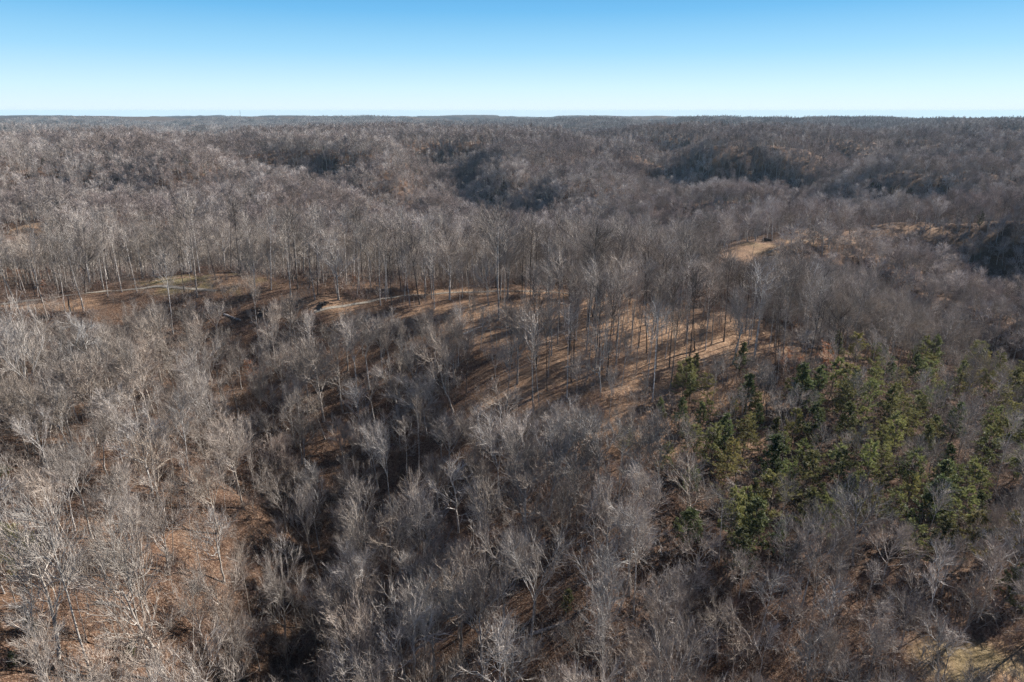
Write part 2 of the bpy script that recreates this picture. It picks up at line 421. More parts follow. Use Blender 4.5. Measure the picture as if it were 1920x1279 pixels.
TRUNKS, CROWNS = {}, {}
def deciduous(kind, rng, lod=0):
    if kind == 'broad':
        H = rng.uniform(19, 23); kt = 9; st = 0.62; nl = 13; lim = dict(t0=0.42, t1=1, ang=(28, 62), alen=(H * .30, H * .46), up=.13, wob=.13)
        lf = lambda t: 1.05 - 0.35 * (t - .42) / .58
        n2, n3, n4 = 8, 7, 4; r0 = 0.27; tw = .10
    elif kind == 'slender':
        H = rng.uniform(25, 29); kt = 10; st = 0.93; nl = 15; lim = dict(t0=0.56, t1=1, ang=(30, 55), alen=(H * .13, H * .22), up=.13, wob=.12)
        lf = lambda t: 1.2 - 0.75 * (t - .56) / .44
        n2, n3, n4 = 5, 5, 2; r0 = 0.22; tw = .04
    elif kind == 'forked':
        H = rng.uniform(22, 26); kt = 9; st = 0.5; nl = 6; lim = dict(t0=0.8, t1=1, ang=(14, 34), alen=(H * .42, H * .55), up=.10, wob=.13)
        lf = lambda t: 1.0
        n2, n3, n4 = 10, 7, 4; r0 = 0.30; tw = .09
    elif kind == 'gnarled':
        H = rng.uniform(19, 23); kt = 10; st = 0.72; nl = 11; lim = dict(t0=0.32, t1=1, ang=(38, 75), alen=(H * .26, H * .42), up=.10, wob=.30)
        lf = lambda t: 1.1 - 0.5 * (t - .32) / .68
        n2, n3, n4 = 7, 6, 3; r0 = 0.28; tw = .16
    elif kind == 'pole':
        H = rng.uniform(23, 26); kt = 9; st = 0.95; nl = 11; lim = dict(t0=0.66, t1=1, ang=(25, 48), alen=(H * .10, H * .17), up=.14, wob=.14)
        lf = lambda t: 1.2 - 0.7 * (t - .66) / .34
        n2, n3, n4 = 4, 4, 1; r0 = 0.18; tw = .035
    elif kind == 'thin':
        H = rng.uniform(12, 16); kt = 8; st = 0.9; nl = 11; lim = dict(t0=0.35, t1=1, ang=(25, 50), alen=(H * .16, H * .28), up=.12, wob=.16)
        lf = lambda t: 1.15 - 0.7 * (t - .35) / .65
        n2, n3, n4 = 5, 5, 3; r0 = 0.11; tw = .07
    # trunk
    z = np.linspace(0, H * st, kt)
    w = np.cumsum(rng.normal(0, tw, (kt, 2)) * (H * st / kt) , 0) * 0.5; w -= w[0]
    tp = np.column_stack([w, z])[None]
    tr = (r0 * .86 * (1 - 0.72 * (z / z[-1]) ** 1.1))[None]; tr[0, 0] *= 1.35
    if kind == 'slender': tr = tr * 0.95
    k1 = 7
    p1, r1, L1 = sprout(tp, tr, nl, k=k1, rng=rng, lenfun=lf, rfac=0.62 if kind != 'forked' else 0.72, **lim)
    if lod == 0:
        p2, r2, L2 = sprout(p1, r1, n2, .22, 1, (22, 52), (H * .10, H * .18), .10, .15, 5, rng, lambda t: 1.15 - .5 * t, .6)
        p3, r3, L3 = sprout(p2, r2, n3, .2, 1, (14, 38), (H * .06, H * .11), .13, .12, 4, rng, lambda t: 1.1 - .35 * t, .6)
        p4, r4, L4 = sprout(p3, r3, n4, .15, .9, (12, 34), (H * .035, H * .065), .10, .08, 3, rng, None, .9, .4)
        r2 = np.maximum(r2, .034); r3 = np.maximum(r3, .0145); r4 = np.full_like(r4, 1) * np.array([.011, .009, .005])
        TV, TF = tubes(tp, tr, 8)
        parts = [tubes(p1, np.maximum(r1, .03), 5), tubes(p2, r2, 3), ribbons(p3, r3 * 1.2, rng), ribbons(p4, r4 * 1.15, rng)]
        nlimb = 2
    elif lod == 1:
        p2, r2, L2 = sprout(p1, r1, n2, .22, 1, (22, 52), (H * .10, H * .18), .10, .15, 3, rng, lambda t: 1.15 - .5 * t, .6)
        p3, r3, L3 = sprout(p2, r2, 6, .1, 1, (14, 42), (H * .05, H * .11), .10, .15, 3, rng, lambda t: 1.1 - .3 * t, .6)
        TV, TF = tubes(tp[:, ::2] if kt % 2 else tp[:, ::3], (tr[:, ::2] if kt % 2 else tr[:, ::3]), 5)
        parts = [tubes(p1[:, ::2], np.maximum(r1[:, ::2], .05), 3), ribbons(p2, np.maximum(r2, .04), rng), ribbons(p3, np.full_like(r3, .030), rng)]
        nlimb = 1
    else:
        p2, r2, L2 = sprout(p1, r1, 15, .15, 1, (20, 60), (H * .07, H * .16), .10, .1, 2, rng, lambda t: 1.1 - .3 * t, .6)
        TV, TF = tubes(tp[:, [0, -1]], tr[:, [0, -1]], 3)
        parts = [ribbons(p1[:, ::2], np.maximum(r1[:, ::2], .09), rng), ribbons(p2, np.full_like(r2, .07), rng)]
        nlimb = 1
    return H, TV, TF, parts, nlimb

def join(parts):
    V = []; F = []; o = 0; idx = []
    for k, (v, f) in enumerate(parts):
        V.append(v); F.append(f + o); o += len(v); idx.append(np.full(len(f), k))
    return np.concatenate(V), np.concatenate(F), np.concatenate(idx)

PAL = {'bark': (M_BARK, M_TWIG), 'pale': (M_PALE, M_PTWIG), 'dark': (M_DARK, M_TWIG)}
PROTO = {}     # kind -> list of (height, trunk mesh, crown mesh)
NVAR = {'broad': 8, 'slender': 7, 'forked': 5, 'gnarled': 6, 'thin': 3, 'pole': 6}
for kd, nv in NVAR.items():
    for v in range(nv):
        rng = np.random.default_rng(100 + v * 13 + hash(kd) % 1 + len(kd) * 1000 + ord(kd[0]))
        H, TV, TF, parts, nl = deciduous(kd, rng, 0)
        V, F, ix = join(parts)
        lst = PROTO.setdefault(kd, {})
        for pal in (('bark', 'pale') if kd != 'gnarled' else ('pale',)) + (('dark',) if kd in ('slender', 'broad', 'pole') and v < 3 else ()):
            mb, mt = PAL[pal]
            tm = mesh_from("tree_trunk", TV, TF, [mb], smooth=np.ones(len(TF)))
            cm = mesh_from("tree_crown", V, F, [mb, mt], midx=(ix >= nl).astype(int), smooth=(ix < nl))
            lst.setdefault(pal, []).append((H, tm, cm))

def conifer(kind, rng):
    """trunk, and a crown of drooping limbs carrying needle sprays"""
    if kind == 'pine':
        H = rng.uniform(15, 18); nl = 36; lo = .26; lr = .27; n2 = 8; n3 = 24; nlw = .05; nll = .42
    else:
        H = rng.uniform(9, 12); nl = 52; lo = .08; lr = .28; n2 = 6; n3 = 20; nlw = .045; nll = .32
    kt = 8; z = np.linspace(0, H, kt); w = np.cumsum(rng.normal(0, .05, (kt, 2)) * H / kt, 0); w -= w[0]
    tp = np.column_stack([w, z])[None]; tr = (.17 * (1 - .88 * z / H))[None]
    if kind == 'pine':
        gap = rng.uniform(.55, 1.35, nl)
        lf = lambda t: np.resize(gap, len(t)) * (1.05 - .75 * np.clip((t - lo) / (1 - lo), 0, 1) ** 1.6)
        p1, r1, _ = sprout(tp, tr, nl, lo, .99, (55, 95), (H * lr * .7, H * lr), .05, .12, 5, rng, lf, .5)
    else:
        gap = rng.uniform(.7, 1.2, nl)
        lf = lambda t: np.resize(gap, len(t)) * (1.1 - 1.0 * np.clip((t - lo) / (1 - lo), 0, 1) ** 1.2)
        p1, r1, _ = sprout(tp, tr, nl, lo, .98, (40, 75), (H * lr * .8, H * lr), .10, .1, 4, rng, lf, .5)
    p2, r2, _ = sprout(p1, r1, n2, .3, 1, (20, 60), (H * .035, H * .075), .06, .15, 3, rng, None, .6)
    p3, r3, _ = sprout(p2, r2, n3, .1, 1, (15, 75), (nll * .6, nll), .1, .1, 2, rng, None, .6)
    W = np.broadcast_to(np.array([nlw, nlw * .5]), r3.shape)
    V, F, ix = join([tubes(p1, np.maximum(r1, .02), 3), ribbons(p2, np.maximum(r2, .014), rng), ribbons(p3, W, rng)])
    TV, TF = tubes(tp, tr, 6)
    leafm = M_NEEDLE if kind == 'pine' else M_CEDAR
    return (H, mesh_from("evergreen_trunk", TV, TF, [M_DARK], smooth=np.ones(len(TF))),
            mesh_from("evergreen_crown", V, F, [M_DARK, leafm], midx=(ix >= 2).astype(int)))
for kd, nv in (('pine', 5), ('cedar', 4)):
    PROTO[kd] = {'green': [conifer(kd, np.random.default_rng(900 + i + len(kd) * 50)) for i in range(nv)]}

def leafy(rng):
    H = rng.uniform(6, 8); z = np.linspace(0, H, 6); w = np.cumsum(rng.normal(0, .08, (6, 2)), 0); w -= w[0]
    tp = np.column_stack([w, z])[None]; tr = (.07 * (1 - .85 * z / H))[None]
    p1, r1, _ = sprout(tp, tr, 16, .15, 1, (40, 75), (1.4, 2.4), .05, .15, 4, rng, lambda t: 1.2 - .8 * t, .6)
    p2, r2, _ = sprout(p1, r1, 7, .2, 1, (20, 60), (.5, 1.0), .02, .15, 3, rng, None, .6)
    p3, r3, _ = sprout(p2, r2, 7, .1, 1, (20, 85), (.12, .22), -.2, .2, 2, rng, None, .6)
    V, F, ix = join([tubes(p1, np.maximum(r1, .015), 3), ribbons(p2, np.maximum(r2, .009), rng), ribbons(p3, np.full_like(r3, .055), rng)])
    TV, TF = tubes(tp, tr, 5)
    return (H, mesh_from("sapling_trunk", TV, TF, [M_BARK]), mesh_from("sapling_crown", V, F, [M_BARK, M_RUST], midx=(ix >= 2).astype(int)))
PROTO['rusty'] = {'rust': [leafy(np.random.default_rng(40 + i)) for i in range(3)]}

# ------------------------------------------------------------------ the ground sheet
def disc(cx, cy, px, py):
    return None
th = np.concatenate([np.radians(np.linspace(-52, 52, 300)), np.radians(np.linspace(54, 306, 70))])
rad = np.concatenate([[0.1, 12, 24], np.arange(34, 460, 1.7), np.geomspace(462, 20000, 190)])
TH, RR = np.meshgrid(th, rad)
GX = RR * np.sin(TH); GY = RR * np.cos(TH)
GZ = height(GX, GY)
# beyond the modelled trees the sheet itself carries the height and the lumps of the canopy
fw = np.clip((RR - 5200) / 900, 0, 1)
GZ = GZ + fw * (15 + 7 * (fbm(GX / 60, GY / 60, 41, 3) - .5))
nr, nth = GX.shape
ii = np.arange(nr - 1)[:, None]; jj = np.arange(nth)[None]
j2 = (jj + 1) % nth
GF = np.stack(np.broadcast_arrays(ii * nth + jj, ii * nth + j2, (ii + 1) * nth + j2, (ii + 1) * nth + jj), -1).reshape(-1, 4)
GF = GF[:, ::-1]
gme = mesh_from("ground", np.column_stack([GX.ravel(), GY.ravel(), GZ.ravel()]), GF, [M_GROUND], smooth=np.ones(len(GF)))
ground = bpy.data.objects.new("ground", gme); C.objects.link(ground); ground["kind"] = "structure"

# open places: (px, py, radius across, radius along, straw, green, trees kept)
OPEN = [(400, 527, 19, 9, .5, .6, .25), (330, 522, 10, 6, .3, .6, .1), (90, 570, 14, 5, .5, 0, .35), (640, 575, 14, 4, .5, 0, .4),
        (1430, 462, 12, 12, .6, .2, .25), (1385, 480, 7, 12, .45, 0, .4), (1490, 449, 12, 9, .65, .1, .15), (1545, 440, 17, 7, .65, .05, .1), (1620, 431, 20, 5, .6, 0, .15), (1710, 425, 24, 4, .55, 0, .25), (1608, 255, 45, 90, .5, .9, .0),
        (900, 547, 26, 4, .9, 0, .3), (1080, 560, 16, 6, .5, 0, .5), (1190, 680, 32, 32, .72, 0, .8), (1330, 615, 22, 14, .75, 0, .7), (1480, 655, 10, 6, .5, 0, .5),
        (980, 600, 28, 14, .65, 0, .7), (35, 425, 30, 15, .6, .1, .0), (1880, 1262, 8, 6, .8, .45, .0), (700, 600, 14, 6, .3, 0, .6), (450, 850, 7, 7, 0, 0, .25), (620, 900, 6, 12, 0, 0, .35), (560, 1100, 6, 9, 0, 0, .35)]
openw = []
for (px, py, rx, ry, st_, gr_, keep) in OPEN:
    x, y, z = ground_at(px, py); openw.append((x, y, rx, ry, st_, gr_, keep))
def fields(x, y):
    s = np.zeros_like(x); g = np.zeros_like(x); k = np.ones_like(x)
    wob = (fbm(x / 9, y / 9, 61, 3) - .5) * 1.3
    for (cx, cy, rx, ry, st_, gr_, keep) in openw:
        d = np.sqrt(((x - cx) / rx) ** 2 + ((y - cy) / ry) ** 2) + wob
        t = np.clip((1.25 - d) / .5, 0, 1)
        s = np.maximum(s, t * st_); g = np.maximum(g, t * gr_ * np.clip((vnoise(x / 5, y / 5, 3) - .25) * 3, 0, 1)); k = np.minimum(k, 1 - (1 - keep) * t)
    return s, g, k
st_, gr_, _k = fields(GX.ravel(), GY.ravel())
for nm, arr in (("straw", st_), ("green", gr_), ("farwood", fw.ravel())):
    a = gme.attributes.new(nm, 'FLOAT', 'POINT'); a.data.foreach_set("value", arr.astype(np.float32))

# far green field on the opposite hillside
def drape(name, pts, width, mat, lift=0.10, step=1.2):
    pts = np.array([ground_at(*p)[:2] for p in pts])
    d = np.concatenate([[0], np.cumsum(np.hypot(*np.diff(pts, axis=0).T))])
    s = np.arange(0, d[-1], step); X = np.interp(s, d, pts[:, 0]); Y = np.interp(s, d, pts[:, 1])
    for _ in range(6):
        X[1:-1] = (X[:-2] + X[1:-1] * 2 + X[2:]) / 4; Y[1:-1] = (Y[:-2] + Y[1:-1] * 2 + Y[2:]) / 4
    tx = np.gradient(X); ty = np.gradient(Y); l = np.hypot(tx, ty) + 1e-6
    ws = width * (0.75 + .5 * vnoise(s / 6, s * 0, 9)) / 2
    ac = np.linspace(-1, 1, 5)
    VX = X[:, None] - (ty / l * ws)[:, None] * ac; VY = Y[:, None] + (tx / l * ws)[:, None] * ac
    VZ = height(VX, VY) + lift
    n = len(X); i = np.arange(n - 1)[:, None]; j = np.arange(4)[None]
    F = np.stack(np.broadcast_arrays(i * 5 + j, i * 5 + j + 1, (i + 1) * 5 + j + 1, (i + 1) * 5 + j), -1).reshape(-1, 4)
    me = mesh_from(name, np.column_stack([VX.ravel(), VY.ravel(), VZ.ravel()]), F, [mat])
    o = bpy.data.objects.new(name, me); C.objects.link(o); o["kind"] = "structure"
    return np.column_stack([X, Y])
track = drape("gravel_track", [(-60, 580), (30, 566), (90, 560), (180, 548), (260, 541), (340, 540), (410, 546)], 1.5, M_TRACK)
track2 = drape("dirt_track", [(590, 585), (640, 575), (700, 564), (780, 553), (860, 548), (950, 546), (1040, 548), (1110, 556)], 1.0, M_TRACK)
track3 = drape("field_track", [(1440, 474), (1470, 462), (1500, 452), (1550, 444)], 0.6, M_TRACK)

# ------------------------------------------------------------------ tree placing
def place(root_name, kind, pal, var, x, y, h, rz, lean=(0, 0), tint=(1, 1, 1), widen=1.0):
    H, tm, cm = PROTO[kind][pal][var % len(PROTO[kind][pal])]
    r = bpy.data.objects.new(root_name, None); r.empty_display_size = 1
    C.objects.link(r)
    z = float(height(x, y)[0]) - 0.15
    s = h / H
    r.location = (x, y, z); r.rotation_euler = (lean[0], lean[1], rz); r.scale = (s * widen, s * widen, s)
    for nm, me in (("trunk", tm), ("crown", cm)):
        o = bpy.data.objects.new(nm, me); o.parent = r; o.color = (*tint, 1); C.objects.link(o)
    return r

TREES = []   # dicts
def hero(kind, pal, var, base, top, widen=1.0, cat='tree'):
    x, y, z = ground_at(*base)
    d = ray_dir(*top); s = y / d[1]; tip = EYE + d * s
    h = tip[2] - z; lx = tip[0] - x
    h = float(np.clip(h, 2.0, 34)); lean = max(-.3, min(.3, math.atan2(lx, h)))
    TREES.append(dict(kind=kind, pal=pal, var=var, x=x, y=y, h=h / math.cos(lean), rz=random.uniform(0, 6.28), lean=(0, lean), widen=widen, hero=True))

HERO = [ # kind, bark, variant, base pixel, top pixel, width
 ('gnarled','pale',0,(117,1258),(97,958),.9),('slender','pale',1,(282,1278),(228,1010),1),('gnarled','pale',1,(315,1285),(330,990),.9),('thin','dark',0,(63,1186),(55,1045),1.2),
 ('gnarled','pale',2,(222,1203),(212,1090),.8),('forked','pale',0,(290,1246),(283,975),.8),('broad','pale',0,(538,1236),(519,1018),.62),('slender','bark',2,(152,1056),(158,890),1.1),
 ('slender','dark',0,(180,1056),(172,930),.9),('slender','pale',3,(173,1276),(115,950),.9),('slender','pale',0,(363,1263),(360,1100),.9),('slender','pale',5,(52,1000),(40,905),.9),
 ('thin','dark',1,(75,965),(65,870),1),('forked','pale',1,(73,825),(12,572),1.0),('forked','bark',2,(92,820),(115,660),.9),('gnarled','pale',3,(185,763),(143,583),.9),
 ('forked','bark',3,(145,867),(143,712),.9),('slender','bark',4,(325,627),(311,478),1),('slender','pale',1,(43,600),(32,438),1),('slender','bark',2,(90,600),(76,445),1),
 ('slender','bark',0,(123,590),(110,470),1),('broad','dark',0,(160,550),(155,405),.7),('slender','bark',5,(370,557),(367,392),1.25),('gnarled','pale',4,(367,693),(355,598),.9),
 ('gnarled','pale',0,(443,700),(424,608),.9),('broad','bark',2,(543,632),(545,540),.85),('broad','pale',3,(515,675),(492,552),.85),('broad','bark',1,(407,862),(393,692),1.0),
 ('forked','pale',2,(610,823),(560,720),1),('broad','bark',4,(607,790),(602,624),1.25),('broad','bark',3,(262,860),(268,712),1.2),('broad','bark',0,(285,930),(290,772),1.15),
 ('forked','bark',1,(213,912),(214,785),1.0),('gnarled','pale',1,(850,772),(802,608),.9),('gnarled','pale',2,(952,833),(925,702),1.25),('broad','bark',5,(970,720),(968,545),.8),
 ('slender','bark',3,(1028,707),(1026,572),1),('slender','bark',1,(1155,685),(1164,478),1),('gnarled','pale',3,(1125,745),(1133,598),.7),('slender','dark',2,(1102,613),(1098,428),1),
 ('slender','bark',4,(935,600),(937,395),1.3),('broad','bark',1,(717,705),(708,580),.8),('forked','bark',0,(930,733),(920,645),.9),('slender','bark',5,(1080,770),(1082,664),1),
 ('slender','bark',0,(1183,660),(1187,510),.9),('slender','dark',1,(1197,652),(1199,500),.9),('slender','bark',2,(1213,730),(1219,575),1),('slender','bark',3,(1230,690),(1237,530),1),
 ('slender','dark',0,(1255,690),(1267,520),.9),('slender','bark',4,(1141,797),(1135,690),1),('slender','bark',5,(723,543),(725,420),1.1),('thin','bark',0,(888,640),(890,560),1),
 ('broad','bark',2,(1078,945),(1083,783),1.1),('slender','pale',4,(675,1160),(640,975),.95),('slender','dark',1,(1080,1030),(1083,868),1.1),('forked','pale',3,(1002,1100),(1004,1000),.8),
 ('gnarled','pale',4,(973,1080),(958,945),.8),('slender','bark',1,(888,1033),(885,920),1),('broad','pale',4,(815,1275),(765,1080),1.1),('broad','bark',5,(905,1275),(900,1060),.9),
 ('slender','dark',2,(1318,613),(1352,545),1.0),('broad','dark',1,(1437,783),(1468,695),1),('slender','bark',2,(1440,667),(1450,570),1),('slender','bark',0,(1355,500),(1357,412),1),
 ('slender','bark',1,(1410,480),(1411,420),1),('thin','bark',1,(1463,480),(1462,432),1.1),('slender','bark',3,(1518,470),(1521,425),1),('slender','dark',0,(1591,462),(1596,410),1),
 ('slender','bark',4,(1376,488),(1376,440),1),('gnarled','pale',1,(1277,1000),(1270,850),1.2),('gnarled','pale',2,(1345,1240),(1330,1090),.9),('broad','bark',0,(1600,1060),(1560,905),1.1),
 ('forked','bark',1,(1500,1150),(1470,985),1),('broad','bark',3,(1860,1060),(1850,930),1.1),('broad','bark',4,(1840,770),(1835,660),1.1),('gnarled','pale',3,(1755,630),(1752,550),.9),
 ('broad','bark',1,(700,1230),(715,1090),1),('broad','bark',2,(890,960),(860,850),1.1),('broad','bark',0,(650,990),(670,850),1.0),('forked','pale',2,(600,1090),(620,930),.9),
 ('broad','pale',1,(600,960),(560,850),1.0),('gnarled','pale',4,(730,1120),(735,940),1.0),('broad','bark',3,(500,930),(520,800),1),('broad','pale',5,(410,1000),(400,850),1.1),
 ('broad','bark',5,(120,740),(150,600),.9),('broad','bark',2,(330,830),(340,730),1),('slender','bark',0,(485,640),(470,520),.9),('broad','bark',1,(480,555),(476,440),.8),
]
for hdef in HERO:
    k_, pl, va, bs, tp_, wd = hdef
    if pl not in PROTO[k_]: pl = 'bark' if 'bark' in PROTO[k_] else 'pale'
    hero(k_, pl, va, bs, tp_, wd)
EVER = [('pine',0,(1583,762),(1593,680),1),('pine',1,(1803,757),(1810,690),1),('cedar',0,(1707,690),(1705,640),1),('cedar',1,(1567,677),(1570,622),1),('pine',2,(1690,752),(1693,690),1),
 ('pine',3,(1380,905),(1373,828),1.1),('pine',4,(1497,890),(1497,822),1),('cedar',2,(1440,850),(1440,782),.8),('pine',0,(1557,900),(1557,830),1.2),('pine',1,(1657,905),(1657,836),1.1),
 ('cedar',3,(1760,840),(1758,780),1),('pine',2,(1853,815),(1853,760),1.1),('pine',3,(1900,900),(1897,830),1.2),('pine',4,(1393,1000),(1393,915),1.3),('cedar',0,(1290,1010),(1270,940),1.4),
 ('cedar',1,(1447,1045),(1445,975),1),('cedar',2,(1300,720),(1302,665),.9),('cedar',3,(1385,700),(1385,640),.9),('pine',0,(1640,760),(1642,690),1),('pine',1,(1740,775),(1735,715),1),
 ('pine',2,(1470,760),(1475,710),.7),('pine',3,(1165,852),(1157,802),1.1),('cedar',0,(1063,1150),(1068,1105),1.1),('pine',4,(1610,825),(1613,765),1.1),('cedar',1,(1530,960),(1532,905),1),
 ('cedar',2,(1590,960),(1592,895),1),('pine',0,(1700,960),(1703,890),1),('pine',1,(1790,940),(1792,870),1),('cedar',3,(1420,960),(1420,900),1),('pine',2,(1350,850),(1352,790),1),
 ('cedar',0,(1285,830),(1287,780),1),('pine',3,(35,1080),(30,978),1.3),('cedar',1,(66,1196),(75,1162),1.8),('cedar',2,(28,1250),(30,1225),1.5),('cedar',3,(240,1240),(245,1205),1),
 ('cedar',0,(5,905),(5,850),1.2),('pine',4,(1470,880),(1465,810),.9),('pine',1,(1870,720),(1872,662),1),('cedar',2,(1650,690),(1652,645),1),('pine',3,(1530,790),(1532,735),.8),
 ('cedar',3,(1880,1130),(1878,1050),1.4),('cedar',1,(1240,790),(1238,745),.8),('pine',0,(1380,800),(1375,745),.7),('cedar',0,(1030,405),(1029,385),1),('cedar',1,(895,388),(894,372),1.3),
 ('cedar',2,(1216,412),(1217,400),1.4),('cedar',3,(1277,402),(1277,390),1.2),('pine',2,(1920,850),(1917,790),1),('pine',4,(1600,1000),(1603,935),.8),('cedar',3,(905,380),(905,372),1),]
for k_, va, bs, tp_, wd in EVER:
    hero(k_, 'green', va, bs, tp_, wd)
RUST = [((1467,700),(1467,655)),((1530,690),(1528,640)),((470,712),(468,675)),((80,545),(80,525)),((1890,1120),(1890,1075)),((665,535),(664,515)),((1850,1150),(1848,1110)),((400,660),(400,635)),((1500,700),(1502,665)),((1560,700),(1556,660))]
for i, (bs, tp_) in enumerate(RUST):
    hero('rusty', 'rust', i, bs, tp_, 1.2)

# natural scatter, jittered grid
def scatter(cell, rmin, rmax, half, seed):
    rng = np.random.default_rng(seed)
    gx = np.arange(-rmax, rmax, cell); X, Y = np.meshgrid(gx, np.arange(-20, rmax, cell))
    X = X.ravel() + rng.uniform(-.48, .48, X.size) * cell; Y = Y.ravel() + rng.uniform(-.48, .48, Y.size) * cell
    r = np.hypot(X, Y); a = np.degrees(np.arctan2(X, Y))
    k = (r > rmin) & (r < rmax) & (np.abs(a) < half)
    return X[k], Y[k]

trk = np.concatenate([track, track2, track3])
def clear_of(X, Y, pts, dist):
    out = np.ones(len(X), bool)
    for i in range(0, len(X), 4000):
        d = np.hypot(X[i:i + 4000, None] - pts[None, :, 0], Y[i:i + 4000, None] - pts[None, :, 1]).min(1)
        out[i:i + 4000] = d > dist
    return out

hx = np.array([(t['x'], t['y']) for t in TREES if t['kind'] != 'rusty'])
X, Y = scatter(6.3, 36, 470, 54, 11)
s_, g_, keep = fields(X, Y)
rng = np.random.default_rng(5)
_px, _py, _ = project(np.column_stack([X, Y, height(X, Y)]))
keep = np.where((carved(X, Y) > 6) & (_px < 1200), keep * .62, keep)
slope = (_px > 860) & (_px < 1420) & (_py > 580) & (_py < 800) & (np.abs(_py - 690) < 110)
keep = np.where(slope, keep * .9, keep)
k = (rng.uniform(0, 1, len(X)) < keep) & clear_of(X, Y, hx, 4.2) & clear_of(X, Y, trk, 2.0)
X, Y = X[k], Y[k]
X4, Y4 = scatter(5.0, 120, 260, 40, 917); q_ = project(np.column_stack([X4, Y4, height(X4, Y4)]))   # the ridge stands close with slim trunks
k4 = (q_[0] > 540) & (q_[0] < 1540) & (q_[1] > 545) & (q_[1] < 600 + .32 * np.clip(q_[0] - 700, 0, 450)) & clear_of(X4, Y4, hx, 2.6) & clear_of(X4, Y4, np.column_stack([X, Y]), 3.0) & clear_of(X4, Y4, trk, 1.8) & (rng.uniform(0, 1, len(X4)) < .72)
X, Y = np.concatenate([X, X4[k4]]), np.concatenate([Y, Y4[k4]])
Z = height(X, Y); pxs, pys, zc = project(np.column_stack([X, Y, Z]))
RIDGE = np.array([ground_at(*p)[:2] for p in [(0,565),(150,545),(300,535),(450,540),(600,560),(750,553),(950,547),(1090,548),(1180,570),(1250,590),(1330,612),(1400,630),(1190,660),(1150,690)]])
dr = np.hypot(X[:, None] - RIDGE[None, :, 0], Y[:, None] - RIDGE[None, :, 1]).min(1)
# the low thicket around the evergreens is denser, and so is the young wood in the hollow beyond
X3, Y3 = scatter(5.2, 180, 480, 46, 913); q_ = project(np.column_stack([X3, Y3, height(X3, Y3)]))
rng0 = np.random.default_rng(3); k3 = (q_[0] > 1450) & (q_[1] > 436 + np.clip(1640 - q_[0], 0, 60) * .3) & (q_[1] < 690) & clear_of(X3, Y3, hx, 3.0) & (fields(X3, Y3)[2] > .4) & (rng0.uniform(0, 1, len(X3)) < 1)
THX, THY = X3[k3], Y3[k3]
X2, Y2 = scatter(5.6, 40, 190, 46, 911); q_ = project(np.column_stack([X2, Y2, height(X2, Y2)]))
k = (q_[0] > 1270) & (q_[1] > 660) & clear_of(X2, Y2, hx, 3.0) & clear_of(X2, Y2, np.column_stack([X, Y]), 3.2) & (fields(X2, Y2)[2] > .5)
X, Y = np.concatenate([X, X2[k]]), np.concatenate([Y, Y2[k]])
Z = height(X, Y); pxs, pys, zc = project(np.column_stack([X, Y, Z])); dr = np.hypot(X[:, None] - RIDGE[None, :, 0], Y[:, None] - RIDGE[None, :, 1]).min(1)
scat = []
for i in range(len(X)):
    u = rng.uniform(); pine_zone = ((pxs[i] > 1240 and 735 < pys[i] < 1090) or (pxs[i] > 1600 and 690 < pys[i] < 740))
    onr = dr[i] < 26 + 8 * rng.normal()
    far_side = Y[i] > 215 and not onr
    if pine_zone and u < .56:
        scat.append(dict(kind='pine' if rng.uniform() < .72 else 'cedar', pal='green', h=rng.uniform(7, 12)))
    elif onr or (860 < pxs[i] < 1420 and 580 < pys[i] < 800):
        kd = 'pole' if u < .66 else ('slender' if u < .88 else ('broad' if u < .91 else 'thin'))
        scat.append(dict(kind=kd, pal='dark' if (rng.uniform() < .4 and kd in ('slender', 'pole')) else 'bark', h=rng.uniform(17, 24) if kd != 'thin' else rng.uniform(9, 14)))
    elif pine_zone or (pxs[i] > 1250 and zc[i] < 150):
        kd = 'broad' if u < .45 else ('thin' if u < .65 else ('gnarled' if u < .8 else 'slender'))
        scat.append(dict(kind=kd, pal='bark' if kd != 'gnarled' else 'pale', h=rng.uniform(8.5, 14)))
    else:
        kd = 'broad' if u < .40 else ('forked' if u < .60 else ('gnarled' if u < .74 else ('slender' if u < .9 else 'thin')))
        pale = rng.uniform() < (.24 if pxs[i] < 650 else .10)
        h = rng.uniform(12.5, 21) if kd != 'thin' else rng.uniform(9, 14)
        scat.append(dict(kind=kd, pal='pale' if (pale or kd == 'gnarled') else 'bark', h=h))
    t = scat[-1]
    t.update(x=float(X[i]), y=float(Y[i]), rz=float(rng.uniform(0, 6.28)), var=int(rng.integers(0, 40)), widen=float(rng.uniform(.85, 1.2)),
             lean=(float(rng.normal(0, .05)), float(rng.normal(0, .05))), hero=False, r=float(np.hypot(X[i], Y[i])))

# nothing tall stands where the photograph sees over the crowns to a clearing behind
SIGHT = [(0, 110, 1088, 1500, 1068), (230, 540, 552, 700, 562), (0, 240, 585, 760, 588), (560, 1000, 580, 760, 572), (820, 1330, 790, 960, 745), (1300, 1520, 690, 860, 655), (1330, 1620, 480, 700, 478), (1600, 1919, 436, 640, 434), (0, 90, 440, 560, 440)]
zz = height(X, Y); out_ = []
for i, t in enumerate(scat):
    for (xa, xb, ya, yb, top) in SIGHT:
        if xa <= pxs[i] <= xb and ya <= pys[i] <= yb:
            d = ray_dir(pxs[i], top + rng.uniform(0, 25)); hm = 100 + d[2] * (Y[i] / d[1]) - zz[i]
            if t['h'] > hm: t['h'] = float(hm)
    if t['h'] > 4: out_.append(t)
scat = out_
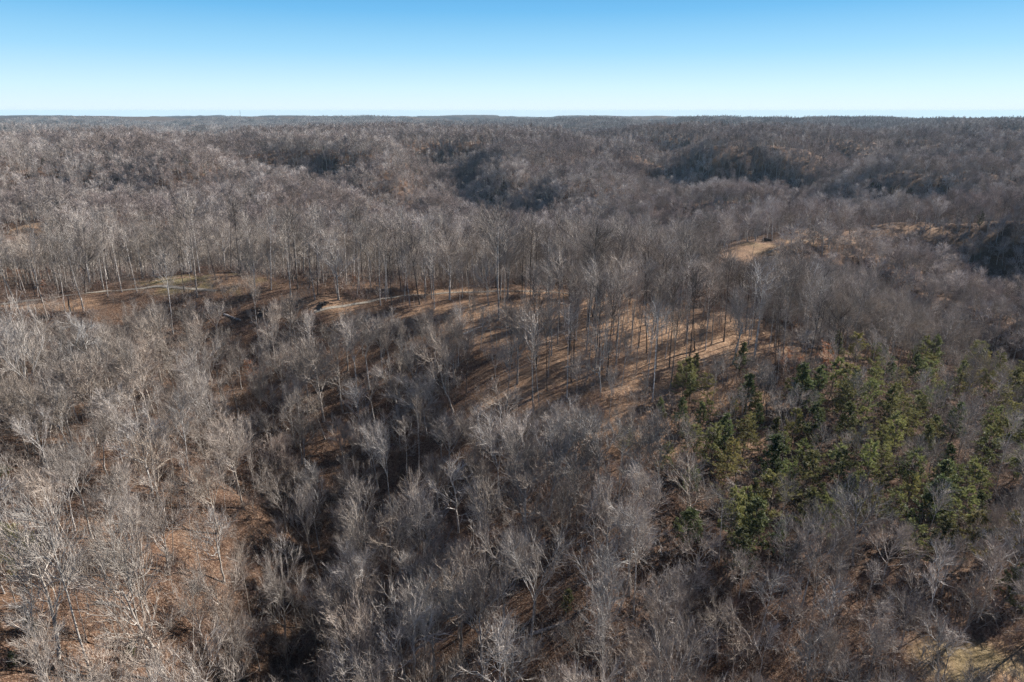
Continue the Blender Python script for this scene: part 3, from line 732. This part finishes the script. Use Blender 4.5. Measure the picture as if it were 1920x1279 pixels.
# slim young trees fill the near west slope
X5, Y5 = scatter(5.4, 40, 190, 46, 919); q_ = project(np.column_stack([X5, Y5, height(X5, Y5)]))
k5 = (q_[0] < 560) & (q_[1] > 700) & clear_of(X5, Y5, hx, 3.0) & clear_of(X5, Y5, np.column_stack([X, Y]), 2.8) & (rng.uniform(0, 1, len(X5)) < .8)
for x_, y_ in zip(X5[k5], Y5[k5]):
    kd = 'pole' if rng.uniform() < .35 else ('thin' if rng.uniform() < .7 else 'forked')
    scat.append(dict(kind=kd, pal='pale' if (rng.uniform() < .25 and kd != 'pole') else 'bark', h=float(rng.uniform(8, 15)), x=float(x_), y=float(y_), rz=float(rng.uniform(0, 6.28)), var=int(rng.integers(0, 40)),
                     widen=float(rng.uniform(.9, 1.3)), lean=(float(rng.normal(0, .06)), float(rng.normal(0, .06))), hero=False, r=float(np.hypot(x_, y_))))
for x_, y_ in zip(THX, THY):
    scat.append(dict(kind='thin' if rng.uniform() < .75 else 'broad', pal='bark', h=float(rng.uniform(6, 11)), x=float(x_), y=float(y_), rz=float(rng.uniform(0, 6.28)), var=int(rng.integers(0, 40)),
                     widen=float(rng.uniform(1.1, 1.7)), lean=(float(rng.normal(0, .05)), float(rng.normal(0, .05))), hero=False, r=float(np.hypot(x_, y_))))

def in_view(t, margin=0):
    z = float(height(t['x'], t['y'])[0])
    a = project(np.array([t['x'], t['y'], z])); b_ = project(np.array([t['x'], t['y'], z + t['h']]))
    t['bp'] = (float(a[0]), float(a[1])); t['tp'] = (float(b_[0]), float(b_[1])); t['size'] = float(t['h'] / a[2])
    return 0 < a[0] < 1920 and b_[1] < 1279 and a[1] > 0 and a[2] > 5 and b_[1] < 1240
for t in TREES: t['vis'] = in_view(t)
for t in scat: t['vis'] = in_view(t)
GREEN = ('pine', 'cedar')
bare_h = [t for t in TREES if t['kind'] not in GREEN + ('rusty',)]
cand = sorted([t for t in scat if t['vis'] and t['kind'] not in GREEN], key=lambda t: -t['size'])
bare = bare_h + cand[:300 - len(bare_h)]
ever = [t for t in TREES if t['kind'] in GREEN] + sorted([t for t in scat if t['vis'] and t['kind'] in GREEN], key=lambda t: -t['size'])[:150]
rusty = [t for t in TREES if t['kind'] == 'rusty']
chosen = set(id(t) for t in bare + ever + rusty)
rest = [t for t in scat if id(t) not in chosen]

# ------------------------------------------------------------------ labels that single each tree out
LOOK = {'broad': 'wide domed', 'slender': 'slender', 'forked': 'forked upright', 'gnarled': 'crooked limbed', 'thin': 'thin', 'pole': 'pole-straight'}
TONE = {'bark': 'grey', 'pale': 'pale', 'dark': 'dark'}
def zone(t):
    x, y = t['bp']
    if y < 520:
        if x > 1620: return 'in far valley right edge'
        if x > 1280: return 'by the straw field'
        return 'behind green clearing' if x < 520 else ('behind dirt track' if x < 950 else 'behind ridge crest')
    if x > 1480 and y < 690:
        return 'in dark valley' if x < 1700 else 'in valley at right edge'
    if x > 1240 and 690 <= y < 1090:
        r_ = 'top of' if y < 790 else ('upper' if y < 860 else ('middle' if y < 950 else 'bottom of'))
        return 'at ' + r_ + (' west' if x < 1420 else (' central' if x < 1600 else (' east' if x < 1770 else ' far east'))) + ' pine patch'
    if y < 640: return 'along gravel track' if x < 300 else ('at green clearing' if x < 560 else ('beside dirt track' if x < 1000 else 'on ridge crest'))
    if x < 250: return 'on west slope' if y < 800 else ('on mid west slope' if y < 1000 else 'on rusty slope')
    if x < 470: return 'on ravine bank' if y < 900 else 'on lower ravine bank'
    if x < 760: return 'at ravine head' if y < 850 else 'in shaded ravine'
    if y < 830: return 'on striped slope' if x < 1100 else 'on tan ridge shoulder'
    if x < 1000: return 'on ravine shoulder' if y < 1030 else 'on lower spur'
    if x < 1300: return 'on central spur' if y < 1050 else 'at spur foot'
    return 'below the evergreens'
ORD = ['first','second','third','fourth','fifth','sixth','seventh','eighth','ninth','tenth','eleventh','twelfth','thirteenth','fourteenth','fifteenth','sixteenth','seventeenth','eighteenth','nineteenth','twentieth']
def ordinal(i):
    if i < 20: return ORD[i]
    tens = ['twenty', 'thirty', 'forty', 'fifty', 'sixty', 'seventy', 'eighty', 'ninety'][i // 10 - 2 if (i + 1) % 10 else (i + 1) // 10 - 2]
    u = (i + 1) % 10
    return tens[:-1] + 'ieth' if u == 0 else tens + '-' + ORD[u - 1]
def give_labels(lst, noun, look):
    buckets = {}
    for t in lst: buckets.setdefault((look(t), zone(t)), []).append(t)
    print('LABEL BUCKETS', sorted((len(v) for v in buckets.values()), reverse=True)[:12], max(buckets, key=lambda k: len(buckets[k])))
    for (lk, zn), ts in buckets.items():
        ts.sort(key=lambda t: t['bp'][0])
        for i, t in enumerate(ts):
            if len(ts) == 1: t['label'] = f"the only {lk} {noun} {zn}"
            elif i == 0: t['label'] = f"leftmost {lk} {noun} {zn}"
            elif i == len(ts) - 1: t['label'] = f"rightmost {lk} {noun} {zn}"
            else: t['label'] = f"{ordinal(i)} {lk} {noun} from the left {zn}"
def hcls(t):
    return 'short' if t['h'] < 13 else ('tall' if t['h'] > 21 else 'mid-height')
def look_bare(t):
    l = TONE[t['pal']] + ' ' + LOOK[t['kind']]
    if abs(t['lean'][1]) > .1: l = ('right-leaning ' if t['lean'][1] > 0 else 'left-leaning ') + l
    elif t['pal'] != 'dark': l = {'short': 'short', 'tall': 'tall', 'mid-height': 'middling'}[hcls(t)] + ' ' + l
    return l
give_labels(bare, 'bare tree', look_bare)
def look_ever(t):
    t['g'] = tg_rng.uniform(.72, 1.35) if 'g' not in t else t['g']
    return ('tall' if t['h'] > 11 else ('middling' if t['h'] > 8.5 else 'low')) + (' dull' if t['g'] < 1.0 else ' bright') + (' olive open-limbed pine' if t['kind'] == 'pine' else ' green conical cedar')
tg_rng = np.random.default_rng(78)
give_labels(ever, 'tree', look_ever)
give_labels(rusty, 'sapling', lambda t: 'young rust-leaved')
for t in ever: t['label'] = t['label'].replace('pine tree', 'pine').replace('cedar tree', 'cedar')
tr_rng = np.random.default_rng(77)
for t in bare + ever + rusty:
    if t['kind'] in GREEN:
        t['widen'] *= 1.15; g = t['g']; tint = (g * tr_rng.uniform(.85, 1.15), g, g * .9)
        nm = 'pine_tree' if t['kind'] == 'pine' else 'cedar_tree'; cat = 'pine' if t['kind'] == 'pine' else 'cedar'; grp = 'evergreens scattered through the bare wood'
    elif t['kind'] == 'rusty':
        tint = (1, 1, 1); nm = 'rusty_sapling'; cat = 'sapling'; grp = 'saplings still holding rusty leaves'
    else:
        g = tr_rng.uniform(.82, 1.12); w_ = tr_rng.uniform(-.05, .06); tint = (g * (1 + w_), g, g * (1 - w_))
        nm = 'bare_tree'; cat = 'tree'; grp = 'bare trees of the winter wood'
    r = place(nm, t['kind'], t['pal'], t['var'], t['x'], t['y'], t['h'], t['rz'], t['lean'], tint, t['widen'])
    r['label'] = t['label']; r['category'] = cat; r['group'] = grp

# ------------------------------------------------------------------ geometry-node scatter for what nobody could count
def build_scatter(name, protos, pts, idx, rot, scl, label=None):
    col = bpy.data.collections.new(name + "_sources")
    for k, me in enumerate(protos):
        o = bpy.data.objects.new("%s_source_%02d" % (name, k), me); col.objects.link(o)
    me = bpy.data.meshes.new(name)
    me.vertices.add(len(pts)); me.vertices.foreach_set("co", np.asarray(pts, np.float32).ravel())
    a = me.attributes.new("pick", 'INT', 'POINT'); a.data.foreach_set("value", np.asarray(idx, np.int32))
    a = me.attributes.new("turn", 'FLOAT_VECTOR', 'POINT'); a.data.foreach_set("vector", np.asarray(rot, np.float32).ravel())
    a = me.attributes.new("size", 'FLOAT_VECTOR', 'POINT'); a.data.foreach_set("vector", np.asarray(scl, np.float32).ravel())
    ob = bpy.data.objects.new(name, me); C.objects.link(ob)
    ng = bpy.data.node_groups.new(name, 'GeometryNodeTree')
    ng.interface.new_socket("Geometry", in_out='INPUT', socket_type='NodeSocketGeometry')
    ng.interface.new_socket("Geometry", in_out='OUTPUT', socket_type='NodeSocketGeometry')
    gi = ng.nodes.new("NodeGroupInput"); go = ng.nodes.new("NodeGroupOutput")
    ci = ng.nodes.new("GeometryNodeCollectionInfo"); ci.inputs["Collection"].default_value = col
    ci.inputs["Separate Children"].default_value = True; ci.inputs["Reset Children"].default_value = True
    ip = ng.nodes.new("GeometryNodeInstanceOnPoints"); ip.inputs["Pick Instance"].default_value = True
    def nat(nm, tp):
        n = ng.nodes.new("GeometryNodeInputNamedAttribute"); n.data_type = tp; n.inputs["Name"].default_value = nm
        return [s for s in n.outputs if s.enabled][0]
    L = ng.links.new
    L(gi.outputs[0], ip.inputs["Points"]); L(ci.outputs[0], ip.inputs["Instance"])
    L(nat("pick", 'INT'), ip.inputs["Instance Index"]); L(nat("turn", 'FLOAT_VECTOR'), ip.inputs["Rotation"]); L(nat("size", 'FLOAT_VECTOR'), ip.inputs["Scale"])
    L(ip.outputs[0], go.inputs[0])
    md = ob.modifiers.new("scatter", 'NODES'); md.node_group = ng
    ob["kind"] = "stuff"
    if label: ob["label"] = label
    return ob

def whole(me_t, me_c):
    """one mesh from trunk and crown"""
    import bmesh
    bm = bmesh.new(); mats = []
    for me in (me_t, me_c):
        base = len(mats); mats += list(me.materials); n0 = len(bm.faces)
        bm.from_mesh(me); bm.faces.ensure_lookup_table()
        for f in bm.faces[n0:]: f.material_index += base
    out = bpy.data.meshes.new("source"); bm.to_mesh(out); bm.free()
    for mm in mats: out.materials.append(mm)
    return out

src = []; src_h = []; look = {}
for kd in ('broad', 'slender', 'forked', 'gnarled', 'thin', 'pole', 'pine', 'cedar'):
    for pal in PROTO[kd]:
        for (H, tm, cm) in PROTO[kd][pal][:3]:
            look.setdefault((kd, pal), []).append(len(src)); src.append(whole(tm, cm)); src_h.append(H)
# middle-distance trees
def lod_mesh(kd, seed, lod, mb, mt):
    H, TV, TF, parts, nl = deciduous(kd, np.random.default_rng(seed), lod)
    V, F, ix = join([(TV, TF)] + parts)
    return H, V, F, (ix > nl).astype(int), [mb, mt]
mid = []
for i in range(12):
    kd = ('broad', 'slender', 'broad', 'forked', 'gnarled')[i % 5]
    H, V, F, mi, ms = lod_mesh(kd, 300 + i, 1, M_PALE if i % 4 == 1 else M_BARK, (M_FAR, M_FARP, M_FARR, M_FARD)[i % 4])
    mid.append(len(src)); src.append(mesh_from("mid", V, F, ms, mi)); src_h.append(H)
low = []
for i in range(8):
    H, V, F, mi, ms = lod_mesh(('broad', 'slender', 'broad', 'forked', 'broad')[i % 5], 500 + i, 2, M_BARK, (M_FAR, M_FARP, M_FARR, M_FARD)[i % 4])
    low.append(len(src)); src.append(mesh_from("low", V, F, ms, mi)); src_h.append(H)
patch = []
for i in range(5):
    r_ = np.random.default_rng(700 + i); VV = []; FF = []; MI = []; o = 0; mf = (M_FAR, M_FARP, M_FARR, M_FARD, M_FAR)[i]
    for q in range(22):
        H, V, F, mi, ms = lod_mesh(('broad', 'slender', 'broad')[q % 3], 800 + i * 40 + q, 2, M_BARK, mf)
        a = r_.uniform(0, 6.28); s = r_.uniform(.7, 1.02); c_, s_n = math.cos(a), math.sin(a)
        R = np.array([[c_, -s_n, 0], [s_n, c_, 0], [0, 0, 1]]) * s
        off = np.array([(q % 5 - 2) * 8.2 + r_.uniform(-4, 4), (q // 5 - 2) * 8.2 + r_.uniform(-4, 4), -1.0])
        keep_f = r_.uniform(0, 1, len(F)) < 2
        VV.append(V @ R.T + off); FF.append(F + o); MI.append(mi); o += len(V)
    patch.append(len(src)); src.append(mesh_from("patch", np.concatenate(VV), np.concatenate(FF), [M_BARK, mf], np.concatenate(MI))); src_h.append(1)

pts = []; idx = []; rot = []; scl = []
for t in rest:
    if t['r'] < 330 or t['kind'] in GREEN:
        pick = look[(t['kind'], t['pal'])]; pk = pick[t['var'] % len(pick)]
    else:
        pk = mid[int(abs(t['x'] * 7.3)) % 3 * 4 + (0, 0, 1, 1, 2, 3)[t['var'] % 6]]
    s = t['h'] / src_h[pk]
    pts.append((t['x'], t['y'], 0)); idx.append(pk); rot.append((t['lean'][0], t['lean'][1], t['rz'])); scl.append((s * t['widen'], s * t['widen'], s))
pts = np.array(pts); pts[:, 2] = height(pts[:, 0], pts[:, 1]) - .15
allp = [pts]; alli = [np.array(idx)]; allr = [np.array(rot)]; alls = [np.array(scl)]
def add_ring(cell, r0, r1, half, seed, picks, hr, evergreen=0.0):
    X, Y = scatter(cell, r0, r1, half, seed)
    rng = np.random.default_rng(seed + 1)
    k = rng.uniform(0, 1, len(X)) < fields(X, Y)[2]
    X, Y = X[k], Y[k]; n = len(X)
    sp = fbm(X / 75, Y / 75, 303, 3) + rng.normal(0, .07, n)           # stands of one species
    cls = np.digitize(sp, [.40, .52, .60]); cls = np.array([3, 0, 1, 2])[cls]
    pk = np.array(picks)[rng.integers(0, len(picks) // 4, n) * 4 + cls]
    if evergreen:
        e = rng.uniform(0, 1, n) < evergreen; pk[e] = np.array(look[('cedar', 'green')])[rng.integers(0, 3, e.sum())]
    hs = np.array(src_h)[pk]
    h = rng.uniform(*hr, n) * (.8 + .45 * fbm(X / 40, Y / 40, 404, 2)); s = h / hs
    if evergreen: s[e] *= .5
    allp.append(np.column_stack([X, Y, height(X, Y) - .3])); alli.append(pk)
    allr.append(np.column_stack([rng.normal(0, .04, n), rng.normal(0, .04, n), rng.uniform(0, 6.28, n)])); w = rng.uniform(.85, 1.3, n)
    alls.append(np.column_stack([s * w, s * w, s]))
add_ring(6.6, 470, 950, 47, 21, mid, (14, 23), .008)
add_ring(7.4, 950, 1700, 46, 22, low, (13, 22))
# patches
X, Y = scatter(37, 1700, 5600, 45, 23); k = fields(X, Y)[2] > .6; X, Y = X[k], Y[k]; rng = np.random.default_rng(24); n = len(X)
allp.append(np.column_stack([X, Y, height(X, Y) - 1])); alli.append(np.array(patch)[rng.integers(0, len(patch), n)])
e1 = height(X + 15, Y); e0 = height(X - 15, Y); f1 = height(X, Y + 15); f0 = height(X, Y - 15)
allr.append(np.column_stack([np.arctan((f1 - f0) / 30), -np.arctan((e1 - e0) / 30), rng.integers(0, 4, n) * 0.0]))
s = rng.uniform(.85, 1.1, n); alls.append(np.column_stack([s, s, s]))
build_scatter("forest", src, np.concatenate(allp), np.concatenate(alli), np.concatenate(allr), np.concatenate(alls), "bare winter forest covering the hills to the horizon")

# undergrowth: thin whips, brush and briars
def brush(rng, kind):
    n = 26 if kind else 9
    hgt = (.7, 1.9) if kind else (2.5, 5.5)
    b0 = np.zeros((1, 2, 3)); 
    p0 = np.zeros((n, 5, 3)); base = rng.normal(0, .9 if kind else .9, (n, 2)); p0[:, 0, :2] = base
    d = norm(np.column_stack([rng.normal(0, .35, (n, 2)), np.ones(n)])); L = rng.uniform(*hgt, n)
    cur = p0[:, 0].copy()
    for j in range(1, 5):
        d = norm(d + rng.normal(0, .13, d.shape)); cur = cur + d * (L / 4)[:, None]; p0[:, j] = cur
    r0 = np.full((n, 1), .014 if kind else .03) * np.linspace(1, .3, 5)[None]
    p1, r1, _ = sprout(p0, r0, 7, .25, 1, (25, 60), (.3, .7) if kind else (.6, 1.5), .08, .15, 3, rng, None, .7)
    p2, r2, _ = sprout(p1, r1, 4, .2, 1, (25, 60), (.15, .4) if kind else (.3, .7), .05, .15, 2, rng, None, .7)
    V, F, ix = join([tubes(p0, r0, 3), ribbons(p1, np.maximum(r1, .010), rng), ribbons(p2, np.full_like(r2, .009), rng)])
    return mesh_from("brush", V, F, [M_BRUSH if kind else M_TWIG])
us = [brush(np.random.default_rng(60 + i), i % 2) for i in range(8)]
X, Y = scatter(3.0, 36, 300, 48, 31); rng = np.random.default_rng(32)
upx = project(np.column_stack([X, Y, height(X, Y)]))
thick = np.clip((upx[0] - 1150) / 200, 0, 1) * (upx[1] > 700) + .7 * (upx[0] < 560) * (upx[1] > 640)
dens = .22 + .75 * thick + .75 * (fbm(X / 22, Y / 22, 71, 3) > .48)
k = (rng.uniform(0, 1, len(X)) < dens * np.minimum(1, fields(X, Y)[2] + .12)) & clear_of(X, Y, trk, 1.4); X, Y = X[k], Y[k]; n = len(X)
s = rng.uniform(.6, 1.35, n)
build_scatter("undergrowth", us, np.column_stack([X, Y, height(X, Y) - .05]), rng.integers(0, 8, n), np.column_stack([rng.normal(0, .1, n), rng.normal(0, .1, n), rng.uniform(0, 6.28, n)]), np.column_stack([s, s, s]), "thin brush and saplings under the bare trees")

# ------------------------------------------------------------------ single things: snags, fallen trunks, brush piles, mast
def log_mesh(L, r, rng, k=9, branches=5):
    t = np.linspace(0, 1, k); p = np.column_stack([t * L, np.cumsum(rng.normal(0, .1, k)), np.zeros(k)])[None]
    rr = (r * (1 - .6 * t))[None]
    parts = [tubes(p, rr, 8)]
    caps = []
    if branches:
        p1, r1, _ = sprout(p, rr, branches, .45, 1, (30, 60), (L * .12, L * .25), .03, .15, 4, rng, None, .55)
        p2, r2, _ = sprout(p1, r1, 4, .3, 1, (30, 60), (L * .05, L * .1), .03, .15, 3, rng, None, .6)
        parts += [tubes(p1, r1, 4), tubes(p2, np.maximum(r2, .015), 3)]
    return parts
FALLEN = [((60,900),(110,905),'grey fallen trunk across the west slope'),((1060,690),(1100,680),'thin fallen trunk lying across the striped ridge slope'),((1000,1190),(1050,1170),'grey fallen trunk on the lower spur'),
 ((180,1130),(255,1145),'grey fallen trunk lying with branches across the rusty slope'),((868,627),(905,612),'dark fallen trunk lying on the brown slope below the dirt track'),
 ((1210,1140),(1290,1125),'grey fallen trunk lying among twigs on the low spur'),((420,590),(450,600),'fallen trunk on the slope below the ridge clearing'),((1430,484),(1462,480),'dark fallen log at the lower edge of the straw field')]
for i, (a, b_, lab) in enumerate(FALLEN):
    rng = np.random.default_rng(i + 1)
    A = np.array(ground_at(*a)); B = np.array(ground_at(*b_)); v = B - A; L = float(np.clip(np.linalg.norm(v), 6, 13))
    r = bpy.data.objects.new("fallen_trunk", None); C.objects.link(r)
    q = Vector(v).to_track_quat('X', 'Z'); r.rotation_euler = q.to_euler(); r.location = (A[0], A[1], A[2] + .15)
    ps = log_mesh(L, .28, np.random.default_rng(i + 1))
    o = bpy.data.objects.new("stem", mesh_from("stem", ps[0][0], ps[0][1], [M_BARK])); o.parent = r; C.objects.link(o)
    V, F, ix = join(ps[1:]); o = bpy.data.objects.new("branches", mesh_from("branches", V, F, [M_BARK])); o.parent = r; C.objects.link(o)
    r['label'] = lab; r['category'] = 'fallen tree'; r['group'] = 'fallen trunks on the wood floor'

def snag(base, top, lab, mat):
    x, y, z = ground_at(*base); d = ray_dir(*top); tip = EYE + d * (y / d[1]); h = float(np.clip(tip[2] - z, 2, 9))
    rng = np.random.default_rng(int(base[0])); zz = np.linspace(0, h, 7)
    p = np.column_stack([np.cumsum(rng.normal(0, .05, 7)), np.cumsum(rng.normal(0, .05, 7)), zz])[None]
    rr = (.24 * (1 - .25 * zz / h))[None]; V, F = tubes(p, rr, 9)
    V = V.copy(); V[-9:, 2] += rng.uniform(-.3, .9, 9)        # splintered top
    V = np.vstack([V, [[p[0, -1, 0], p[0, -1, 1], h - .3]]]); cap = np.array([[len(V) - 10 + i, len(V) - 10 + (i + 1) % 9, len(V) - 1] for i in range(9)])
    o = bpy.data.objects.new("broken_snag", mesh_from("broken_snag", V, [F, cap], [mat])); C.objects.link(o)
    o.location = (x, y, z - .1); o['label'] = lab; o['category'] = 'dead trunk'
snag((157, 586), (154, 562), 'broken pale trunk stump standing below the gravel track', M_BARK)
snag((133, 585), (133, 560), 'shorter dark broken trunk stump left of the pale one below the track', M_DARK)
snag((1553, 458), (1553, 440), 'dark broken trunk standing at the far end of the straw field', M_DARK)

def pile(px, py, w, lab):
    x, y, z = ground_at(px, py); rng = np.random.default_rng(int(px)); n = 70
    P0 = np.zeros((n, 3, 3)); a = rng.uniform(0, 6.28, n); L = rng.uniform(.5, 1.3, n) * w * .5
    c0 = rng.normal(0, w * .18, (n, 2)); zz = rng.uniform(.05, .28, n) * w * np.exp(-(np.hypot(*c0.T) / (w * .3)) ** 2) + .15
    for j, t in enumerate((-.5, 0, .5)):
        P0[:, j] = np.column_stack([c0[:, 0] + np.cos(a) * L * t, c0[:, 1] + np.sin(a) * L * t, zz + rng.normal(0, .08, n)])
    V, F = tubes(P0, np.full((n, 3), .09), 4)
    o = bpy.data.objects.new("brush_pile", mesh_from("brush_pile", V, F, [M_DARK])); C.objects.link(o); o.location = (x, y, z)
    o['label'] = lab; o['category'] = 'brush pile'; o['group'] = 'brush piles in the clearings'
pile(1437, 452, 6, 'dark brush pile in the middle of the straw field')
pile(1546, 439, 4, 'small dark brush pile near the far edge of the straw field')
pile(608, 571, 3, 'dark brush pile beside the dirt track')

# lattice mast on the skyline
def mast():
    d = ray_dir(449.5, 206); R_ = 5400.0; x = d[0] / d[1] * R_; z = float(height(x, R_)[0]); y = R_
    hgt = float(100 + d[2] / d[1] * R_ - z); hgt = max(60, hgt)
    parts = []; w = 2.2
    cs = [(math.cos(a) * w, math.sin(a) * w) for a in (0.5, 2.6, 4.7)]
    for c_ in cs:
        parts.append(tubes(np.array([[(c_[0], c_[1], 0), (c_[0] * .45, c_[1] * .45, hgt)]]), np.array([[.42, .3]]), 5))
    nb = 24
    for k_ in range(nb):
        f0, f1 = k_ / nb, (k_ + 1) / nb
        for i in range(3):
            a_, b_ = cs[i], cs[(i + 1) % 3]; s0, s1 = 1 - .55 * f0, 1 - .55 * f1
            parts.append(tubes(np.array([[(a_[0] * s0, a_[1] * s0, f0 * hgt), (b_[0] * s1, b_[1] * s1, f1 * hgt)]]), np.array([[.16, .16]]), 4))
    V, F, ix = join(parts)
    r = bpy.data.objects.new("lattice_mast", None); C.objects.link(r); r.location = (x, y, z)
    o = bpy.data.objects.new("lattice_tower", mesh_from("lattice_tower", V, F, [M_STEEL])); o.parent = r; C.objects.link(o)
    ps = [tubes(np.array([[(math.cos(a) * 2.2, math.sin(a) * 2.2, hgt * .80 - 1.5), (math.cos(a) * 2.2, math.sin(a) * 2.2, hgt * .80 + 1.5)]]), np.array([[.5, .5]]), 6) for a in np.linspace(0, 6.28, 9)]
    V, F, ix = join(ps); o = bpy.data.objects.new("antenna", mesh_from("antenna", V, F, [M_STEEL])); o.parent = r; C.objects.link(o)
    r['label'] = 'thin grey lattice radio mast standing on the far blue skyline'; r['category'] = 'mast'
mast()

# ------------------------------------------------------------------ haze
def haze():
    lo, hi = -260.0, 122.0; X0, X1, Y0, Y1 = -20500, 20500, -20500, 20500
    V = [(x, y, z) for z in (lo, hi) for (x, y) in ((X0, Y0), (X1, Y0), (X1, Y1), (X0, Y1))]
    F = np.array([(0, 3, 2, 1), (4, 5, 6, 7), (0, 1, 5, 4), (1, 2, 6, 5), (2, 3, 7, 6), (3, 0, 4, 7)])
    m = bpy.data.materials.new("haze"); m.use_nodes = True; nt = m.node_tree; nt.nodes.remove(nt.nodes["Principled BSDF"])
    pv = nt.nodes.new("ShaderNodeVolumePrincipled"); pv.inputs["Color"].default_value = (.52, .80, .98, 1); pv.inputs["Density"].default_value = 3.4e-5; pv.inputs["Anisotropy"].default_value = 0.0
    nt.links.new(pv.outputs[0], nt.nodes["Material Output"].inputs["Volume"])
    o = bpy.data.objects.new("haze", mesh_from("haze", V, F, [m])); C.objects.link(o); o["kind"] = "stuff"
HAZE = True
if HAZE: haze()
print("COUNTS bare", len(bare), "ever", len(ever), "rest", len(rest), "instances", sum(len(a) for a in allp), "under", n)
